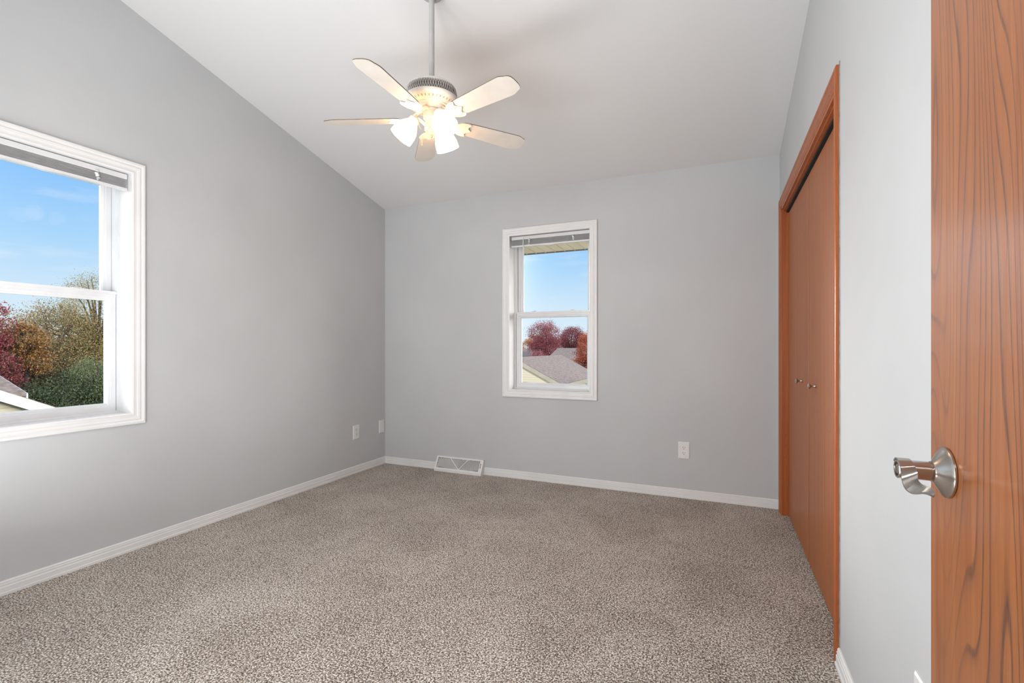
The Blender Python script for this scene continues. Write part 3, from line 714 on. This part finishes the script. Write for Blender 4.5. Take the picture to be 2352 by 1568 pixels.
# ------------------------------------------------------------------ neighbourhood
GZ = -2.9
mb = MB(); mb.box(-140, 60, YF+3, 160, GZ-.3, GZ); mb.box(-140, XL-3, -60, YF+3, GZ-.3, GZ)
tag(mb.build('lawn', M['lawn']), 'green lawn between the neighbouring houses', 'lawn', kind='structure')
def gable(name, label, x0, x1, y0, y1, zr, slope, wallm, roofm, fascm, axis='Y', over=.3, wins=(), thick=.16, fh=.18, face='y0'):
    """gable building, ridge along axis at the middle; returns thing"""
    cx, cy = (x0+x1)/2, (y0+y1)/2
    t = thing(name, label, 'house', (cx, cy, GZ))
    if axis == 'Y': a0, a1, l0, l1 = x0-cx, x1-cx, y0-cy, y1-cy
    else: a0, a1, l0, l1 = y0-cy, y1-cy, x0-cx, x1-cx
    zr = zr-GZ; h = (a1-a0)/2; ze = zr - slope*h; ax = 'Y' if axis == 'Y' else 'X'
    mb = MB(); i = over
    mb.prism([(a0+i, 0), (a1-i, 0), (a1-i, ze+slope*i-.05), (0, zr-.06), (a0+i, ze+slope*i-.05)], ax, l0+i, l1-i); mb.build('wall', wallm, t)
    mb = MB()
    mb.prism([(a0, ze-.04), (0, zr-.04), (0, zr+thick*.25), (a0, ze+thick*.25)], ax, l0, l1); mb.prism([(0, zr-.04), (a1, ze-.04), (a1, ze+thick*.25), (0, zr+thick*.25)], ax, l0, l1)
    mb.build('roof', roofm, t)
    for (p, q) in ((l0-.03, l0+.001), (l1-.001, l1+.03)):
        mb = MB(); mb.prism([(a0, ze-fh), (0, zr-fh), (0, zr+.02), (a0, ze+.02)], ax, p, q); mb.prism([(0, zr-fh), (a1, ze-fh), (a1, ze+.02), (0, zr+.02)], ax, p, q)
        mb.build('fascia', fascm, t)
    for wv in wins:
        mb = MB(); mb.box(*[v - (cx if j < 2 else cy if j < 4 else GZ) for j, v in enumerate(wv)]); mb.build('house_window', M['winglass'], t)
    return t
gable('neighbor_house', 'cream sided garage with brown shingle roof low in the far window', -11.55, -6.00, 20.6, 28.0, .62, .51, M['siding'], M['shingle'], M['fascia'], over=.06,
      wins=((-8.32, -8.10, 20.62, 20.67, -.62, -.50),))
gable('neighbor_house', 'cream gable wing at the lower right corner of the far window', -5.97, -1.6, 20.0, 24, .12, .27, M['siding'], M['shingle'], M['fascia'], over=.06,
      wins=((-5.35, -5.20, 20.02, 20.07, -.72, -.60),))
gable('neighbor_house', 'taupe roofed house with dark windows behind the cream garage', -14.1, -3.0, 39.2, 48.6, 1.03, .29, M['stucco'], M['shingle2'], M['fascia'], axis='X',
      wins=((-10.9, -9.9, 39.46, 39.52, -1.9, -.75), (-12.6, -11.6, 39.46, 39.52, -1.9, -.75)))
gable('neighbor_house', 'distant grey roofed house at the left edge of the far window', -27, -19.2, 52, 58, .95, .30, M['stucco'], M['shingle2'], M['wfascia'], axis='X')
gable('neighbor_house', 'tan sided house with white gable trim low in the left window', -16.2, -13.5, .2, 6.1, 1.08, .515, M['tansiding'], M['shingle'], M['wfascia'], axis='X', over=.12, fh=.2)
gable('neighbor_house', 'brown shingle roofed house behind the white gable trim', -24.6, -16.6, -3, 6.45, 1.05, .29, M['tansiding'], M['shingle'], M['wfascia'], axis='Y', over=.3, fh=.12)

def tree(name, label, x, y, base, blobs, leaf, nleaf, size, seed, trunk=.14, droop=False, cat='tree', lobes=14):
    """blobs: (dx,dy,z,rx,rz); leaves bunched on twig ends so sky shows between"""
    rnd = random.Random(seed); t = thing(name, label, cat, (x, y, base))
    mb = MB(); vol = [b[3]*b[3]*b[4] for b in blobs]; tot = sum(vol)
    br = MB(); zmid = sum(b[2] for b in blobs)/len(blobs)
    br.tube([(0, 0, 0), (.03, .02, (zmid-base)*.5), (0, 0, zmid-base)], [trunk, trunk*.75, trunk*.4], 8)
    for b, v in zip(blobs, vol):
        n = int(nleaf*v/tot); bx, by, bz, rx, rz = b; bz -= base
        cl = []
        for i in range(lobes*4):
            while True:
                p = Vector((rnd.uniform(-1, 1), rnd.uniform(-1, 1), rnd.uniform(-1, 1)))
                if .25 < p.length < 1: break
            p = p.normalized() * (p.length**.45)
            cl.append(Vector((bx+p.x*rx, by+p.y*rx, bz+p.z*rz)))
        for c in cl[:lobes]:
            br.tube([(0, 0, max(.2, bz-rz*1.0)), tuple((c+Vector((0, 0, bz-rz*.4)))*.5), tuple(c)], [trunk*.35, trunk*.22, trunk*.06], 5)
        for i in range(n):
            c = rnd.choice(cl); s = .17*rx
            p = c + Vector((rnd.gauss(0, s), rnd.gauss(0, s), rnd.gauss(0, s*.8) - (abs(rnd.gauss(0, s)) if droop else 0)))
            u = Vector((rnd.gauss(0, 1), rnd.gauss(0, 1), rnd.gauss(0, 1) - (1.2 if droop else 0))).normalized()
            w_ = u.cross(Vector((rnd.gauss(0, 1), rnd.gauss(0, 1), rnd.gauss(0, 1)))).normalized()
            L = size*rnd.uniform(.6, 1.25); Wd = L*(.32 if droop else .62)
            mb.add([p-u*L*.5, p+w_*Wd*.5, p+u*L*.5, p-w_*Wd*.5], [(0, 1, 2, 3)])
    me = bpy.data.meshes.new('foliage'); me.from_pydata(mb.v, [], mb.f); me.materials.append(LEAF[leaf]); me.update()
    o = bpy.data.objects.new('foliage', me); COL.objects.link(o); o.parent = t
    br.build('trunk', M['bark'], t)
    return t
# beyond the far window
tree('maple_tree', 'large round maroon tree left of centre in the far window', -17.3, 49.1, GZ, [(0, 0, 2.35, 1.62, 1.55), (.1, 0, 1.0, 1.65, 1.2)], 'maroon', 33000, 0.086, 1, droop=False, lobes=30)
tree('maple_tree', 'second crimson tree behind the taupe roof in the far window', -15.7, 54.2, GZ, [(0, 0, 2.0, 1.5, 1.4), (-1.3, 0, 1.3, .9, .9), (1.3, 0, 1.6, 1.0, 1.0)], 'crimson', 27000, 0.094, 2, lobes=24)
tree('maple_tree', 'orange red tree at the right edge of the far window', -8.75, 35.0, GZ, [(0, 0, 1.0, .95, 1.2), (-.1, 0, -.1, 1.0, .7)], 'rust', 18000, 0.079, 3, lobes=20)
tree('shrub', 'pinkish shrub at the foot of the large maroon tree', -17.0, 46.0, GZ, [(0, 0, .25, .75, .5), (0, 0, -1, .9, 1)], 'pink', 4500, 0.086, 4, cat='shrub')
tree('shade_tree', 'pale rust tree at the left edge of the far window', -22.6, 60, GZ, [(0, 0, 1.7, 1.1, 1.1), (-.9, 0, 1.2, 1, 1)], 'orange', 5250, 0.122, 5)
tree('maple_tree', 'distant maroon tree beyond the roofs right of the far window view', -5.5, 56, GZ, [(0, 0, 1.5, 2.2, 1.7)], 'maroon', 6000, 0.144, 6)
# beyond the left window
tree('willow_tree', 'tall thin leaved golden green tree at the right of the left window', -24, 11.6, GZ, [(0, 0, 2.75, 1.3, 1.6), (-.6, -1.2, 1.7, 1.2, 1.3), (.4, .9, .4, 1.5, 1.5), (0, -.6, -.6, 1.7, 1.2)], 'gold', 60750, 0.065, 11, droop=True, lobes=26)
tree('shade_tree', 'olive green tree filling the middle of the left window', -23.5, 9.9, GZ, [(0, .2, 1.6, 1.1, 1.1), (.3, -.7, .4, 1.2, 1.0), (0, .7, .2, 1.4, 1.2), (0, -.5, -1.2, 1.9, 1.2)], 'olive', 60750, 0.056, 12, lobes=26)
tree('shade_tree', 'dark green tree low in the left window above the white gable', -20.5, 9.3, GZ, [(0, 0, -.7, 1.2, .9), (.2, -1.2, -1.3, 1.2, .9), (0, 1.2, -.8, 1.0, 1.1)], 'dark', 40500, 0.059, 13, lobes=24)
tree('willow_tree', 'green drooping tree at the lower right of the left window', -20.0, 9.6, GZ, [(0, .1, .1, .75, .75), (.2, .6, -.9, .9, .9)], 'green', 28350, 0.059, 14, droop=True, lobes=22)
tree('maple_tree', 'orange tree between the red and the olive trees', -21.6, 8.35, GZ, [(0, 0, 1.35, .55, .55), (0, .3, .6, .5, .4)], 'amber', 9000, 0.058, 15, lobes=22)
tree('maple_tree', 'crimson tree at the left edge of the left window', -21.5, 7.45, GZ, [(0, 0, 1.75, .6, .9), (0, -.5, .9, .8, 1.0), (0, 0, .3, .7, .8)], 'crimson', 13500, 0.065, 16, lobes=22)
tree('shade_tree', 'olive tree further left beyond the crimson tree', -28.6, 4.4, GZ, [(0, 0, 1.2, 2.2, 2.0)], 'olive', 10125, 0.118, 17)
tree('shade_tree', 'bushy golden tree right of the left window view', -25, 15.5, GZ, [(0, 0, 1.0, 2.0, 2.2)], 'gold', 10125, 0.118, 18)
tree('shade_tree', 'tall olive tree in the rear row behind the orange tree', -32, 12.6, GZ, [(0, 0, .6, 2.6, 2.2), (0, 2.5, .8, 2.4, 2.2), (0, -3, .2, 2.4, 2.0)], 'olive', 24300, 0.118, 19, lobes=24)
